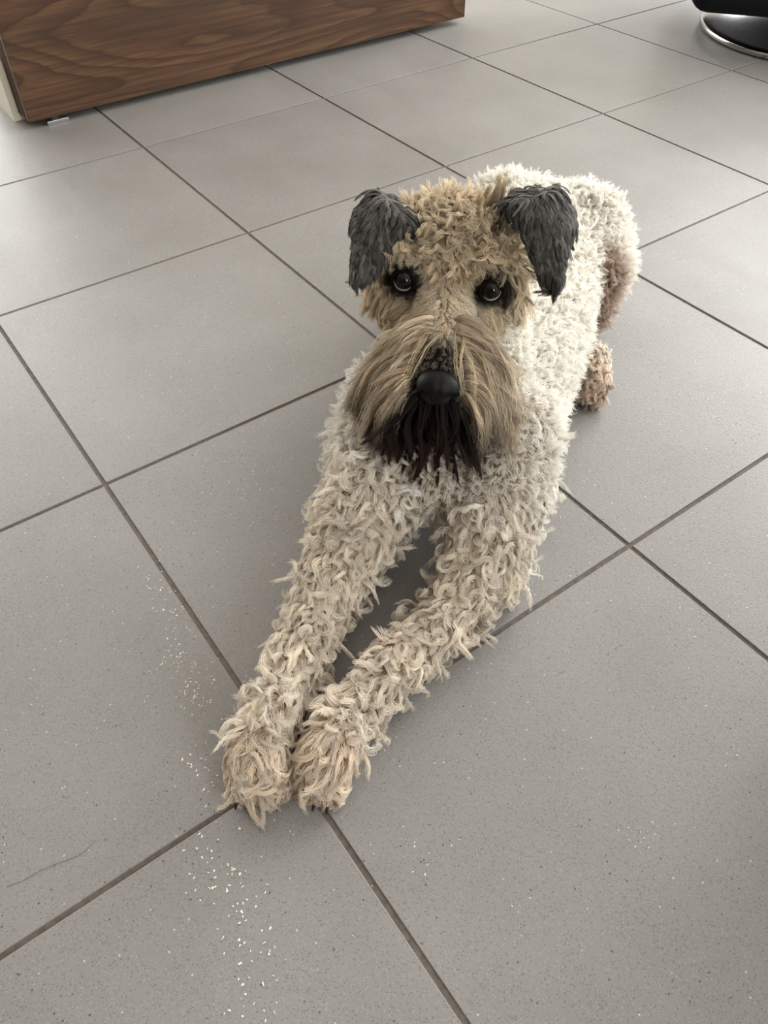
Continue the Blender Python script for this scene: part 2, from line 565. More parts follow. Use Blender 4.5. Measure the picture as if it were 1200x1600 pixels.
# head
cap(Hd(-0.066, 0.0, -0.012), 0.056, Hd(-0.046, 0.0, -0.008), 0.052, 'head')
for sd in (-1, 1):
    cap(Hd(-0.056, sd * 0.024, -0.008), 0.047, Hd(-0.040, sd * 0.026, -0.008), 0.042, 'head')
    cap(Hd(-0.026, sd * 0.030, 0.014), 0.020, Hd(-0.022, sd * 0.052, 0.008), 0.018, 'head')        # brow
    cap(Hd(-0.045, sd * 0.042, -0.030), 0.034, Hd(-0.022, sd * 0.034, -0.042), 0.027, 'cheek')
    cap(Hd(0.010, sd * 0.020, -0.050), 0.022, Hd(0.074, sd * 0.016, -0.064), 0.019, 'muzzle')
cap(Hd(-0.016, 0.0, -0.018), 0.031, Hd(0.085, 0.0, -0.047), 0.0175, 'muzzle')
cap(Hd(-0.020, 0.0, -0.074), 0.026, Hd(0.070, 0.0, -0.087), 0.016, 'chin')


def ear_point(sd, u, v):
    """u across (inner to outer), v from base to tip."""
    k = 0.965 if sd > 0 else 0.82
    rows = [(0.0, (-0.034, 0.046, 0.040), (-0.084, 0.060, 0.024)),
            (0.22, (-0.020, 0.058, 0.046), (-0.070, 0.094, 0.042)),
            (0.5, (-0.016, 0.067, 0.032), (-0.050, 0.114, 0.026)),
            (0.78, (-0.008, 0.083, 0.010), (-0.024, 0.107, 0.008)),
            (1.0, (-0.002, 0.096, -0.008), (-0.006, 0.102, -0.008))]
    for (v0, a0, b0), (v1, a1, b1) in zip(rows[:-1], rows[1:]):
        if v <= v1 + 1e-9:
            w = (v - v0) / (v1 - v0)
            a = Vector(a0).lerp(Vector(a1), w)
            b_ = Vector(b0).lerp(Vector(b1), w)
            q = a.lerp(b_, u)
            bulge = math.sin(PI * u) * 0.010
            lift_ = 0.026 - 0.004 * v if sd > 0 else 0.004 * v
            return Hd(q.x + bulge * 0.6, sd * q.y * k + sd * bulge * 0.5, q.z + bulge * 0.5 + lift_)


for sd in (-1, 1):
    N = 9
    for a in range(N + 1):
        for c in range(N):
            cap(ear_point(sd, c / N, a / N), 0.0062, ear_point(sd, (c + 1) / N, a / N), 0.0062, 'ear')

REGS = ['body', 'thigh', 'hindpaw', 'leg', 'paw', 'head', 'cheek', 'muzzle', 'chin', 'ear']
P0 = np.array([p[0][:] for p in PRIMS])
R0 = np.array([p[1] for p in PRIMS])
P1 = np.array([p[2][:] for p in PRIMS])
R1 = np.array([p[3] for p in PRIMS])
RG = np.array([REGS.index(p[4]) for p in PRIMS])


def sdf(pts):
    """Distance to the union of tapered capsules, the nearest region and the outward direction."""
    best = np.full(len(pts), 1e9)
    reg = np.zeros(len(pts), int)
    out = np.zeros((len(pts), 3))
    for k in range(len(P0)):
        d = P1[k] - P0[k]
        q = pts - P0[k]
        t_ = np.clip(q @ d / max(d @ d, 1e-12), 0, 1)
        v = q - t_[:, None] * d
        n = np.linalg.norm(v, axis=1)
        dist = n - (R0[k] + (R1[k] - R0[k]) * t_)
        m = dist < best
        best[m] = dist[m]
        reg[m] = RG[k]
        out[m] = v[m] / np.maximum(n[m], 1e-9)[:, None]
    return best, reg, out


# ------------------------------------------------------------------ the dog: one continuous body surface
dog = empty('dog', D(0.25, 0, 0), 'cream curly coated terrier with dark ears lying on the tiles', 'dog')
ico = bmesh.new()
bmesh.ops.create_icosphere(ico, subdivisions=2, radius=1.0)
IV = np.array([v.co[:] for v in ico.verts])
IF = np.array([[v.index for v in f.verts] for f in ico.faces])
ico.free()
vv, ff, off = [], [], 0
for p0, r0, p1, r1, reg in PRIMS:
    n = max(2, int((p1 - p0).length / (0.28 * min(r0, r1))) + 1)
    for k in range(n):
        w = k / (n - 1)
        vv.append(IV * (r0 + (r1 - r0) * w) + np.array(p0.lerp(p1, w)))
        ff.append(IF + off)
        off += len(IV)
raw = bpy.data.meshes.new('raw')
raw.from_pydata(np.concatenate(vv).tolist(), [], np.concatenate(ff).tolist())
raw_o = bpy.data.objects.new('raw', raw)
COL.objects.link(raw_o)
md = raw_o.modifiers.new('r', 'REMESH')
md.mode = 'VOXEL'
md.voxel_size = 0.0042
md = raw_o.modifiers.new('s', 'SMOOTH')
md.factor = 0.5
md.iterations = 7
bpy.context.view_layer.update()
dg = bpy.context.evaluated_depsgraph_get()
body_me = bpy.data.meshes.new_from_object(raw_o.evaluated_get(dg))
body_me.name = 'body'
bpy.data.objects.remove(raw_o)
bpy.data.meshes.remove(raw)

nv = len(body_me.vertices)
bv = np.empty(nv * 3)
body_me.vertices.foreach_get('co', bv)
bv = bv.reshape(-1, 3)
bv[:, 2] = np.maximum(bv[:, 2], 0.0012)
body_me.vertices.foreach_set('co', bv.ravel())
body_me.update()
body_me.calc_loop_triangles()
bt = np.empty(len(body_me.loop_triangles) * 3, np.int32)
body_me.loop_triangles.foreach_get('vertices', bt)
bt = bt.reshape(-1, 3)
bn = np.empty(nv * 3)
body_me.vertices.foreach_get('normal', bn)
bn = bn.reshape(-1, 3)
_, breg, _ = sdf(bv)

A3 = lambda v: np.array(v[:])
hF, hR, hU, hE = A3(HF), A3(HR), A3(HU), A3(EYE)


def head_coords(p):
    q = p - hE
    return q @ hF, q @ hR, q @ hU


def nrm(v):
    return v / np.maximum(np.linalg.norm(v, axis=-1, keepdims=True), 1e-9)


def smoothstep(a, c, x):
    x = np.clip((x - a) / (c - a), 0, 1)
    return x * x * (3 - 2 * x)


LC = lambda r, g, b: np.array(lin(r, g, b)[:3])
CREAM, WHEAT, TAN, BROWN = LC(243, 241, 234), LC(234, 225, 211), LC(196, 170, 134), LC(120, 92, 68)
EARC, BLACK, DARK, PINK = LC(104, 102, 99), LC(20, 17, 15), LC(46, 34, 27), LC(216, 192, 172)


def coat_colour(p, reg):
    """Colour of the coat where it grows; the dog's own markings."""
    f, r, u = head_coords(p)
    c = np.tile(CREAM, (len(p), 1))

    def mixin(w, col):
        c[:] = c * (1 - w[:, None]) + col * w[:, None]
    isr = lambda *n: np.isin(reg, [REGS.index(x) for x in n])
    q = p - A3(C0)
    t_, s_ = q @ A3(B_AX), q @ A3(S_AX)
    mixin(isr('leg', 'body').astype(float) * smoothstep(0.06, -0.12, t_) * (p[:, 2] < 0.16) * 0.9, WHEAT)
    mixin(isr('paw').astype(float) * 0.95, LC(230, 217, 199))
    hd = isr('head', 'cheek', 'muzzle', 'chin').astype(float)
    mixin(hd, LC(213, 199, 174))
    crown = hd * smoothstep(0.02, 0.055, u) * smoothstep(-0.09, -0.03, f)
    mixin(crown * 0.75, LC(174, 159, 136))
    blaze = hd * smoothstep(0.050, 0.015, np.abs(r)) * smoothstep(0.015, -0.015, u) * smoothstep(-0.02, 0.01, f)
    mixin(blaze * 0.8, LC(234, 225, 208))
    # dark hair round the eyes
    for sd in (-1, 1):
        d = np.linalg.norm(p - A3(Hd(0.0, sd * 0.0415, 0.0)), axis=1)
        mixin(hd * smoothstep(0.025, 0.015, d) * 0.97, BLACK * 1.3)
    # dark bridge and lips by the nose
    dn = np.linalg.norm((p - A3(Hd(0.095, 0.0, -0.052))), axis=1)
    mixin(hd * smoothstep(0.062, 0.036, dn) * 0.97, BLACK)
    mixin(isr('chin').astype(float) * 0.95, DARK)
    mixin(isr('ear').astype(float), EARC)
    # stained front of the thighs and hind toes
    mixin(isr('thigh').astype(float) * smoothstep(0.455, 0.405, t_) * 0.8, LC(178, 152, 134))
    mixin(isr('hindpaw').astype(float) * smoothstep(0.37, 0.30, t_) * 0.7, PINK)
    return c


skin_col = coat_colour(bv, breg) * np.array([0.50, 0.44, 0.37])  # coat colour darkened, painting shade into the gaps between locks
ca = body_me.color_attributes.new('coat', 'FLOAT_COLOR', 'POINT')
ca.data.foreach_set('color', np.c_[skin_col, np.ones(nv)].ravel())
M_SKIN = new_mat('shade_tinted_skin', rough=0.9, spec=0.1)
t = NT(M_SKIN)
at = t.n('ShaderNodeAttribute', attribute_name='coat')
t.l(at.outputs['Color'], t.p.inputs['Base Color'])
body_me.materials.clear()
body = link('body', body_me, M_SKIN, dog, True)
body.matrix_parent_inverse = Matrix.Translation(-dog.location)


def dpart(name, bm, mat, parent=None, smooth=True):
    o = link(name, bm, mat, parent or dog, smooth)
    if parent is None:
        o.matrix_parent_inverse = Matrix.Translation(-dog.location)
    return o


# ------------------------------------------------------------------ eyes, nose, claws
M_SCLERA = new_mat('eye_white', lin(150, 142, 134), 0.25)
M_IRIS = new_mat('dark_eye', lin(10, 7, 6), 0.05, 0.0, 0.28)
M_LID = new_mat('eyelid_skin', lin(10, 8, 7), 0.75, 0.0, 0.1)
M_NOSE = new_mat('nose_leather', lin(5, 5, 5), 0.5, 0.0, 0.22)
t = NT(M_NOSE)
vz = t.n('ShaderNodeTexVoronoi', i_Scale=900.0)
geo = t.n('ShaderNodeNewGeometry')
t.l(geo.outputs['Position'], vz.inputs['Vector'])
bp = t.n('ShaderNodeBump', i_Strength=0.35, i_Distance=0.0006)
t.l(vz.outputs['Distance'], bp.inputs['Height'])
t.l(bp.outputs['Normal'], t.p.inputs['Normal'])
M_CLAW = new_mat('dark_claw', lin(28, 25, 24), 0.3)


def oriented(bm, fwd, up, loc):
    f_ = fwd.normalized()
    s_ = f_.cross(up).normalized()
    u_ = s_.cross(f_).normalized()
    M = Matrix((s_, f_, u_)).transposed().to_4x4()
    M.translation = loc
    bm.transform(M)
    return bm


GAZE = (Vector(cam.location) - EYE).normalized()
for sd in (-1, 1):
    c = Hd(0.0025, sd * 0.0415, 0.0)
    g = (GAZE + HU * 0.46 - HR * sd * 0.06).normalized()
    e = bmesh.new()
    bmesh.ops.create_uvsphere(e, u_segments=32, v_segments=20, radius=0.0100)
    e.transform(Matrix.Translation(c))
    eye = dpart('eye', e, M_SCLERA)
    ir = bmesh.new()
    bmesh.ops.create_uvsphere(ir, u_segments=32, v_segments=24, radius=0.01035)
    bmesh.ops.delete(ir, geom=[v for v in ir.verts if v.co.z < 0.0034], context='VERTS')
    for v in ir.verts:                                     # bulge of the cornea
        k = max(0.0, (v.co.z - 0.0050) / 0.0053)
        v.co.z += 0.0008 * k
    rot = Vector((0, 0, 1)).rotation_difference(g).to_matrix().to_4x4()
    rot.translation = c
    ir.transform(rot)
    io = dpart('iris', ir, M_IRIS, eye)
    io.parent = eye
    io.matrix_parent_inverse = Matrix.Identity(4)
    # the rim of the lids
    lid = bmesh.new()
    prof = 10
    ringn = 36
    rows = []
    for a in range(ringn):
        th = 2 * PI * a / ringn
        row = []
        for k in range(prof):
            ph = 2 * PI * k / prof
            rr = 0.0104 + 0.0022 * math.cos(ph)
            row.append(lid.verts.new((rr * math.cos(th) * 1.06, 0.0022 * math.sin(ph) + 0.0030, rr * math.sin(th) * 0.90)))
        rows.append(row)
    for a in range(ringn):
        for k in range(prof):
            lid.faces.new((rows[a][k], rows[(a + 1) % ringn][k], rows[(a + 1) % ringn][(k + 1) % prof], rows[a][(k + 1) % prof]))
    bmesh.ops.recalc_face_normals(lid, faces=lid.faces[:])
    oriented(lid, (HF * 0.75 + GAZE * 0.5 + HR * sd * 0.25), HU, c)
    dpart('eyelid', lid, M_LID)

nb = bmesh.new()
bmesh.ops.create_uvsphere(nb, u_segments=48, v_segments=32, radius=1.0)
for v in nb.verts:
    x, y, z = v.co
    w = 0.0195 * (1.0 + 0.16 * z)
    px, py, pz = x * w, y * 0.0165, z * 0.0175
    if y > 0:                                             # front: groove and nostrils
        py -= 0.0022 * math.exp(-(px / 0.0022) ** 2) * (1 if z < 0.3 else 0.4)
        for sd in (-1, 1):
            d2 = ((px - sd * 0.0105) / 0.0050) ** 2 + ((pz + 0.0025) / 0.0042) ** 2
            py -= 0.0075 * math.exp(-d2)
            d3 = ((px - sd * 0.016) / 0.006) ** 2 + ((pz + 0.008) / 0.005) ** 2
            py -= 0.0035 * math.exp(-d3)
    v.co = (px, py, pz)
oriented(nb, (HF + HU * 0.12), HU, Hd(0.096, 0.0, -0.046))
dpart('nose', nb, M_NOSE)

for c, d in CLAWS:
    cl = bmesh.new()
    bmesh.ops.create_cone(cl, cap_ends=True, segments=10, radius1=0.0030, radius2=0.0008, depth=0.012)
    for v in cl.verts:
        v.co.x *= 0.8
    rot = Vector((0, 0, 1)).rotation_difference(d).to_matrix().to_4x4()
    rot.translation = c + d * 0.003
    cl.transform(rot)
    low = min(v.co.z for v in cl.verts)
    if low < 0.0004:
        cl.transform(Matrix.Translation((0, 0, 0.0004 - low)))
    dpart('claw', cl, M_CLAW)


# ------------------------------------------------------------------ fur
def fur_material():
    m = new_mat('fur', rough=0.5, spec=0.3)
    t_ = NT(m)
    a = t_.n('ShaderNodeAttribute', attribute_name='hair_colour')
    t_.l(a.outputs['Color'], t_.p.inputs['Base Color'])
    tr_ = t_.n('ShaderNodeBsdfTranslucent')
    t_.l(a.outputs['Color'], tr_.inputs['Color'])
    mx = t_.n('ShaderNodeMixShader')
    mx.inputs[0].default_value = 0.35
    t_.l(t_.p.outputs[0], mx.inputs[1])
    t_.l(tr_.outputs[0], mx.inputs[2])
    t_.l(mx.outputs[0], t_.t.nodes['Material Output'].inputs['Surface'])
    return m


M_FUR = fur_material()
tri_p = bv[bt]
tri_area = 0.5 * np.linalg.norm(np.cross(tri_p[:, 1] - tri_p[:, 0], tri_p[:, 2] - tri_p[:, 0]), axis=1)
tri_c = tri_p.mean(1)
tri_reg = breg[bt[:, 0]]


def sample(n, w):
    pr = tri_area * w
    idx = RNG.choice(len(bt), size=n, p=pr / pr.sum())
    a = RNG.random((n, 2))
    sq = np.sqrt(a[:, :1])
    k = np.c_[1 - sq, sq * (1 - a[:, 1:]), sq * a[:, 1:]]
    pos = (tri_p[idx] * k[:, :, None]).sum(1)
    nor = nrm((bn[bt[idx]] * k[:, :, None]).sum(1))
    return pos, nor, tri_reg[idx]


LEGDIR = {}
for nm, L in (('A', LEG_A + PAW_A[1:]), ('B', LEG_B + PAW_B[1:])):
    LEGDIR[nm] = np.array([q[0] for q in L])


def flow_field(p, n, reg):
    """The way the coat lies at each root."""
    g = np.tile(np.array([0, 0, -1.0]), (len(p), 1))
    f, r, u = head_coords(p)
    d = 0.35 * A3(B_AX) + g * 0.55
    isr = lambda *q: np.isin(reg, [REGS.index(x) for x in q])
    m = isr('leg', 'paw')
    if m.any():
        bd = np.full(m.sum(), 1e9)
        dd = np.zeros((m.sum(), 3))
        for L in LEGDIR.values():
            for a, c in zip(L[:-1], L[1:]):
                s = c - a
                w = np.clip((p[m] - a) @ s / (s @ s), 0, 1)
                dist = np.linalg.norm(p[m] - a - w[:, None] * s, axis=1)
                k = dist < bd
                bd[k] = dist[k]
                dd[k] = s / np.linalg.norm(s)
        d[m] = dd * 0.8 + g[m] * 0.5
    m = isr('hindpaw')
    d[m] = -A3(B_AX) * 0.7 + g[m] * 0.4
    m = isr('ear')
    d[m] = -hU * 0.8 + hF * 0.25 + np.sign(r[m])[:, None] * hR * 0.15
    m = isr('head', 'cheek', 'muzzle', 'chin')
    side = np.sign(r[m])[:, None] * smoothstep(0.0, 0.03, np.abs(r[m]))[:, None]
    up = smoothstep(0.01, 0.05, u[m])[:, None]
    d[m] = hR * side * 0.8 - hU * (1 - up) * 0.7 + up * (hF * 0.7)
    d = d - n * (d * n).sum(1, keepdims=True)
    return nrm(d)


def perp(v):
    a = np.tile(np.array([0.0, 0.0, 1.0]), (len(v), 1))
    a[np.abs(v[:, 2]) > 0.9] = (1, 0, 0)
    e1 = nrm(np.cross(v, a))
    return e1, np.cross(v, e1)


def rot_about(v, ax, ang):
    c, s_ = np.cos(ang)[:, None], np.sin(ang)[:, None]
    return v * c + np.cross(ax, v) * s_ + ax * (ax * v).sum(1, keepdims=True) * (1 - c)


def grow(root, n, d0, L, K, lift, grav, turn, wave=0.0, jitter=0.25, down=None, push=0.002, flat=0.7, settle=0.0):
    """Guide locks: start between normal and lie, bend to gravity, coil by TURN (radians over the length; WAVE 1 makes it an S) and stay outside the body."""
    N = len(root)
    bc = lambda x: np.broadcast_to(np.asarray(x, float), (N,))
    lift, grav, L, jitter, turn, wave = bc(lift)[:, None], bc(grav)[:, None], bc(L)[:, None], bc(jitter)[:, None], bc(turn), bc(wave)
    down = np.array([0, 0, -1.0]) if down is None else down
    dr = nrm(n * lift + d0 + np.clip(RNG.normal(0, 1, (N, 3)), -1.6, 1.6) * jitter)
    side = nrm(np.cross(n, dr))
    ax = nrm(n * flat + side * (1 - flat) * RNG.choice([-1, 1], (N, 1)) + RNG.normal(0, 0.2, (N, 3)))
    sgn = RNG.choice([-1.0, 1.0], N)
    ph = RNG.uniform(0, 2 * PI, N)
    pts = np.zeros((N, K, 3))
    pts[:, 0] = root
    p = root.copy()
    nn = n
    for k in range(1, K):
        s = k / (K - 1)
        coil = sgn * turn / (K - 1) * ((1 - wave) * (0.5 + s) + wave * np.cos(ph + 2 * PI * 1.3 * s) * 1.6)
        dr = rot_about(dr, ax, coil)
        dr = nrm(dr + down * grav / (K - 1) - nn * (settle / (K - 1)))
        p = p + dr * L / (K - 1)
        if push is not None:
            ds, _, o = sdf(p)
            pen = np.maximum(push * (0.4 + s) - ds, 0)
            p = p + o * pen[:, None]
            nn = o
        p[:, 2] = np.maximum(p[:, 2], 0.0015)
        pts[:, k] = p
    return pts


def fur_object(name, strands, radius, colours, label=None):
    """strands: list of (N,K,3); radius: list of (N,K); colours: list of (N,K,3)."""
    hc = bpy.data.hair_curves.new(name)
    sizes, P, R, C = [], [], [], []
    for s, r, c in zip(strands, radius, colours):
        sizes += [s.shape[1]] * s.shape[0]
        P.append(s.reshape(-1, 3))
        R.append(np.broadcast_to(r, s.shape[:2]).reshape(-1))
        C.append(np.broadcast_to(c, s.shape).reshape(-1, 3))
    P, R, C = np.concatenate(P), np.concatenate(R), np.concatenate(C)
    hc.add_curves(sizes)
    hc.attributes['position'].data.foreach_set('vector', P.astype(np.float32).ravel())
    at_ = hc.attributes.get('radius') or hc.attributes.new('radius', 'FLOAT', 'POINT')
    at_.data.foreach_set('value', R.astype(np.float32))
    ac = hc.attributes.new('hair_colour', 'FLOAT_COLOR', 'POINT')
    ac.data.foreach_set('color', np.c_[np.clip(C, 0, 1), np.ones(len(C))].astype(np.float32).ravel())
    hc.materials.append(M_FUR)
    o = bpy.data.objects.new(name, hc)
    COL.objects.link(o)
    o.parent = dog
    o.matrix_parent_inverse = Matrix.Translation(-dog.location)
    o['kind'] = 'stuff'
    if label:
        o['label'] = label
    return o


def clothe(guides, g_root, root, spread_tip, frizz, len_var=0.15, root_n=None):
    """Strands that follow the nearest guide and close up to it towards the tip."""
    kd = kdtree.KDTree(len(g_root))
    for i, q in enumerate(g_root):
        kd.insert(q, i)
    kd.balance()
    near = np.array([kd.find(q)[1] for q in root])
    G = guides[near]
    N, K = G.shape[:2]
    s = np.linspace(0, 1, K)[None, :, None]
    offs = (root - g_root[near])[:, None, :]
    keep = 1 - (1 - spread_tip) * np.clip(s * 1.5, 0, 1)
    pts = G + offs * keep
    lv = 1 - np.abs(RNG.normal(0, len_var, (N, 1, 1)))
    rel = pts - pts[:, :1]
    pts = pts[:, :1] + rel * np.clip(lv, 0.4, 1)
    fz = RNG.normal(0, 1, (N, 1, 3)) * s + RNG.normal(0, 0.35, (N, K, 3)) * s
    pts = pts + fz * frizz
    pts[:, :, 2] = np.maximum(pts[:, :, 2], 0.0008)
    return pts, near


def taper(K, r0, r1):
    s = np.linspace(0, 1, K)[None, :]
    return r0 + (r1 - r0) * s ** 1.5


def strand_colour(base, near, n_g, K, var_g=0.10, var_s=0.06, tip=None, tipw=0.0, tip_start=0.5):
    vg = RNG.normal(0, var_g, (n_g, 1))[near]
    vs = RNG.normal(0, var_s, (len(near), 1))
    c = (base * np.exp(vg + vs))[:, None, :] * np.ones((1, K, 1))
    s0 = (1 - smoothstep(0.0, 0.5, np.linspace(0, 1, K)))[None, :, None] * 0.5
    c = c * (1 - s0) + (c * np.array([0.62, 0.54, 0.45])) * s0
    if tip is not None:
        s = smoothstep(tip_start, 1.0, np.linspace(0, 1, K))[None, :, None]
        w = np.broadcast_to(tipw, (len(near),))[:, None, None] * s
        c = c * (1 - w) + tip * w
    return c


W = lambda *n: np.isin(tri_reg, [REGS.index(x) for x in n]).astype(float)
tf, tr, tu = head_coords(tri_c)
tq = tri_c - A3(C0)
t_b = tq @ A3(B_AX)

# 1 trunk, neck and thighs: dense fleece of small curls
w = W('body', 'thigh') * (tri_c[:, 2] > 0.006)
gr, gn, gg = sample(21000, w)
gd = flow_field(gr, gn, gg)
K = 9
gp = grow(gr, gn, gd, RNG.uniform(0.013, 0.023, len(gr)), K, 1.3, 0.4, RNG.uniform(1.5, 5.0, len(gr)), 0.3, 0.5, flat=0.45)
sr, sn, sg = sample(190000, w)
sp, near = clothe(gp, gr, sr, 0.55, 0.0010)
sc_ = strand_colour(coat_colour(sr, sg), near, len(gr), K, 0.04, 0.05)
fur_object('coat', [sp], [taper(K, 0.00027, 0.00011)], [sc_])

# 2 legs and paws: longer wavy locks and open curls
w = W('leg', 'paw', 'hindpaw') * (tri_c[:, 2] > 0.004)
gr, gn, gg = sample(6000, w)
gd = flow_field(gr, gn, gg)
K = 13
ispaw = np.isin(gg, [REGS.index('paw')])
ishind = np.isin(gg, [REGS.index('hindpaw')])
Lg = np.where(ispaw, RNG.uniform(0.022, 0.036, len(gr)), np.where(ishind, 0.015, RNG.uniform(0.020, 0.038, len(gr))))
lowtoe = smoothstep(0.026, 0.012, gr[:, 2]) * ispaw
Lg = Lg * (1 - 0.5 * lowtoe)
kind = RNG.random(len(gr))
turn = np.where(ispaw, RNG.uniform(1.2, 3.4, len(gr)), np.where(kind < 0.55, RNG.uniform(2.0, 3.8, len(gr)), RNG.uniform(2.5, 5.2, len(gr))))
gp = grow(gr, gn, gd, Lg, K, np.where(ispaw, 0.28, 0.55), 0.3, turn, np.where(kind < 0.55, 1.0, 0.0), np.where(ispaw, 0.28, 0.5), flat=0.6, settle=np.where(ispaw, 1.3, 1.0)[:, None])
sr, sn, sg = sample(170000, w)
sp, near = clothe(gp, gr, sr, 0.42, 0.0007, 0.22)
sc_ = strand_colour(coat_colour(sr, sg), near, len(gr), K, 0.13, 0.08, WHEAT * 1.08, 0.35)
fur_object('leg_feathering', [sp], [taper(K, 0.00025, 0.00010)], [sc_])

# 3 ears: short dark hair lying flat
w = W('ear')
gr, gn, gg = sample(1700, w)
gd = flow_field(gr, gn, gg)
K = 10
gp = grow(gr, gn, gd, RNG.uniform(0.014, 0.024, len(gr)) * smoothstep(-0.03, 0.02, head_coords(gr)[2] + 0.015 * RNG.random(len(gr))).clip(0.45, 1), K, 0.10, 0.3, 1.3, 0.8, 0.2, push=0.001, settle=0.9)
sr, sn, sg = sample(44000, w)
sp, near = clothe(gp, gr, sr, 0.4, 0.0005)
sc_ = strand_colour(coat_colour(sr, sg), near, len(gr), K, 0.36, 0.14)
fur_object('ear_fur', [sp], [taper(K, 0.00022, 0.0001)], [sc_], 'charcoal grey hair over both folded ears')

# 4 head: short on the face, curls on the crown
EL, ER = A3(Hd(0.004, -0.0415, 0.0)), A3(Hd(0.004, 0.0415, 0.0))
eyedist = lambda q: np.minimum(np.linalg.norm(q - EL, axis=1), np.linalg.norm(q - ER, axis=1))
NOSE = A3(Hd(0.098, 0, -0.047))
w = W('head', 'cheek', 'muzzle', 'chin') * (eyedist(tri_c) > 0.0115) * (np.linalg.norm(tri_c - NOSE, axis=1) > 0.020)
gr, gn, gg = sample(4200, w)
f, r, u = head_coords(gr)
gd = flow_field(gr, gn, gg)
K = 11
crown = smoothstep(0.006, 0.030, u)
cheek = smoothstep(0.040, 0.060, np.abs(r)) * (1 - crown)
ed = eyedist(gr)
Lg = 0.011 + 0.012 * crown + (0.022 + 0.020 * (r > 0)) * cheek
bridge = smoothstep(0.005, 0.03, f) * smoothstep(0.024, 0.012, np.abs(r))
Lg = Lg * (0.42 + 0.58 * smoothstep(0.012, 0.030, ed)) * (1 - 0.45 * bridge) * RNG.uniform(0.75, 1.25, len(gr))
gp = grow(gr, gn, gd, Lg, K, 0.22 + 0.33 * crown, 0.3 + 1.4 * cheek, 0.6 + 4.2 * crown * RNG.uniform(0.3, 1, len(gr)), 0.4 * crown, 0.25 + 0.35 * crown, push=0.0015, flat=0.5, settle=0.5)
sr, sn, sg = sample(80000, w)
sp, near = clothe(gp, gr, sr, 0.5, 0.0008)
lr = np.array([A3(Hd(-0.070 + a_, 0.036 + b_, 0.040)) for a_, b_ in ((0, 0), (0.004, -0.006), (-0.004, 0.007), (0.003, 0.012), (-0.003, -0.012))])
lp = grow(lr, np.tile(hU, (5, 1)), np.tile(hU * 0.9 - hF * 0.35 + hR * 0.15, (5, 1)), np.array([0.036, 0.030, 0.030, 0.026, 0.024]), K, 0.6, 0.0, 1.4, 0.6, 0.16, push=0.002)
ls = lr[np.repeat(np.arange(5), 60)] + RNG.normal(0, 0.0026, (300, 3))
lsp, lnear = clothe(lp, lr, ls, 0.25, 0.0010)
lcol = strand_colour(np.tile(LC(190, 174, 148), (300, 1)), lnear, 5, K, 0.1, 0.1)
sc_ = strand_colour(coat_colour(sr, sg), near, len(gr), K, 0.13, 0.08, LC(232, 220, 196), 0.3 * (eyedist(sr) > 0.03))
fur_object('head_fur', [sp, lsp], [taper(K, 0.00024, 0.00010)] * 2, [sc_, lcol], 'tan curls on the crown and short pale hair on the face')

# 5 moustache: long hair falling from the muzzle to both sides of a parting
w = W('muzzle', 'cheek') * smoothstep(0.034, 0.050, tf) * (np.abs(tr) > 0.007 + 0.015 * smoothstep(0.050, 0.072, tf)) * smoothstep(-0.088, -0.070, tu)
gr, gn, gg = sample(900, w)
f, r, u = head_coords(gr)
sd = np.sign(r)
K = 20
topw = smoothstep(-0.065, -0.035, u)
d0 = nrm(hR * (sd * (0.85 + 0.25 * (r > 0) + 0.25 * RNG.random(len(gr))))[:, None] + hF * (0.35 - 0.75 * RNG.random(len(gr)))[:, None] - hU * (0.75 - 0.55 * topw)[:, None])
Lg = RNG.uniform(0.082, 0.128, len(gr)) * (0.70 + 0.30 * topw)
gp = grow(gr, gn, d0, Lg, K, 0.45, np.where(r > 0, 3.1, 4.2), RNG.uniform(0.3, 1.7, len(gr)), np.where(RNG.random(len(gr)) < 0.65, 1.0, 0.0), 0.14, down=nrm((-hU - 0.05 * hF)[None])[0], push=0.014, flat=0.6)
sr, sn, sg = sample(42000, w)
sp, near = clothe(gp, gr, sr, 0.5, 0.0028, 0.14)
f, r, u = head_coords(sr)
base = np.tile(LC(216, 202, 180), (len(sr), 1))
lock = RNG.random(len(gr))[near]
base = base * (1 - lock[:, None] * 0.7) + LC(164, 146, 124) * (lock[:, None] * 0.7)
hi = ((RNG.random(len(gr)) < 0.30)[near]) & (np.abs(r) < 0.024)
base[hi] = LC(240, 231, 212)
low = smoothstep(-0.056, -0.068, u) * smoothstep(0.045, 0.02, np.abs(r))
base = base * (1 - 0.9 * low[:, None]) + DARK * 0.9 * low[:, None]
tipw = np.clip(np.where(r < 0.0, 0.95, 0.30) * smoothstep(-0.040, -0.062, u) + 0.15, 0, 1)
sc_ = strand_colour(base, near, len(gr), K, 0.16, 0.12, DARK * 0.7, tipw, 0.3)
fur_object('moustache', [sp], [taper(K, 0.00022, 0.00008)], [sc_], 'long beige hair falling from the muzzle with dark lower ends')

# a few pale wisps that cross the nose
wr = np.array([A3(Hd(0.046, r_, -0.021)) for r_ in (0.006, 0.009, 0.012, 0.014, -0.010, 0.017)])
wd = np.array([nrm((hF * 1.0 + hR * k - hU * 0.25)[None])[0] for k in (-0.62, -0.40, 0.22, 0.30, -0.45, 0.45)])
wp = grow(wr, np.tile(hU, (6, 1)), wd, np.array([0.078, 0.070, 0.082, 0.075, 0.06, 0.08]), 20, 0.35, 1.7, np.array([1.2, 1.4, 1.0, 1.5, 1.2, 1.4]), 1.0, 0.03, down=nrm((-hU - 0.1 * hF)[None])[0], push=0.006)
ws = wr[np.repeat(np.arange(6), 14)] + RNG.normal(0, 0.0022, (84, 3))
sp, near = clothe(wp, wr, ws, 0.3, 0.0016, 0.2)
sc_ = strand_colour(np.tile(LC(226, 210, 178), (84, 1)), near, 6, 20, 0.05, 0.08)
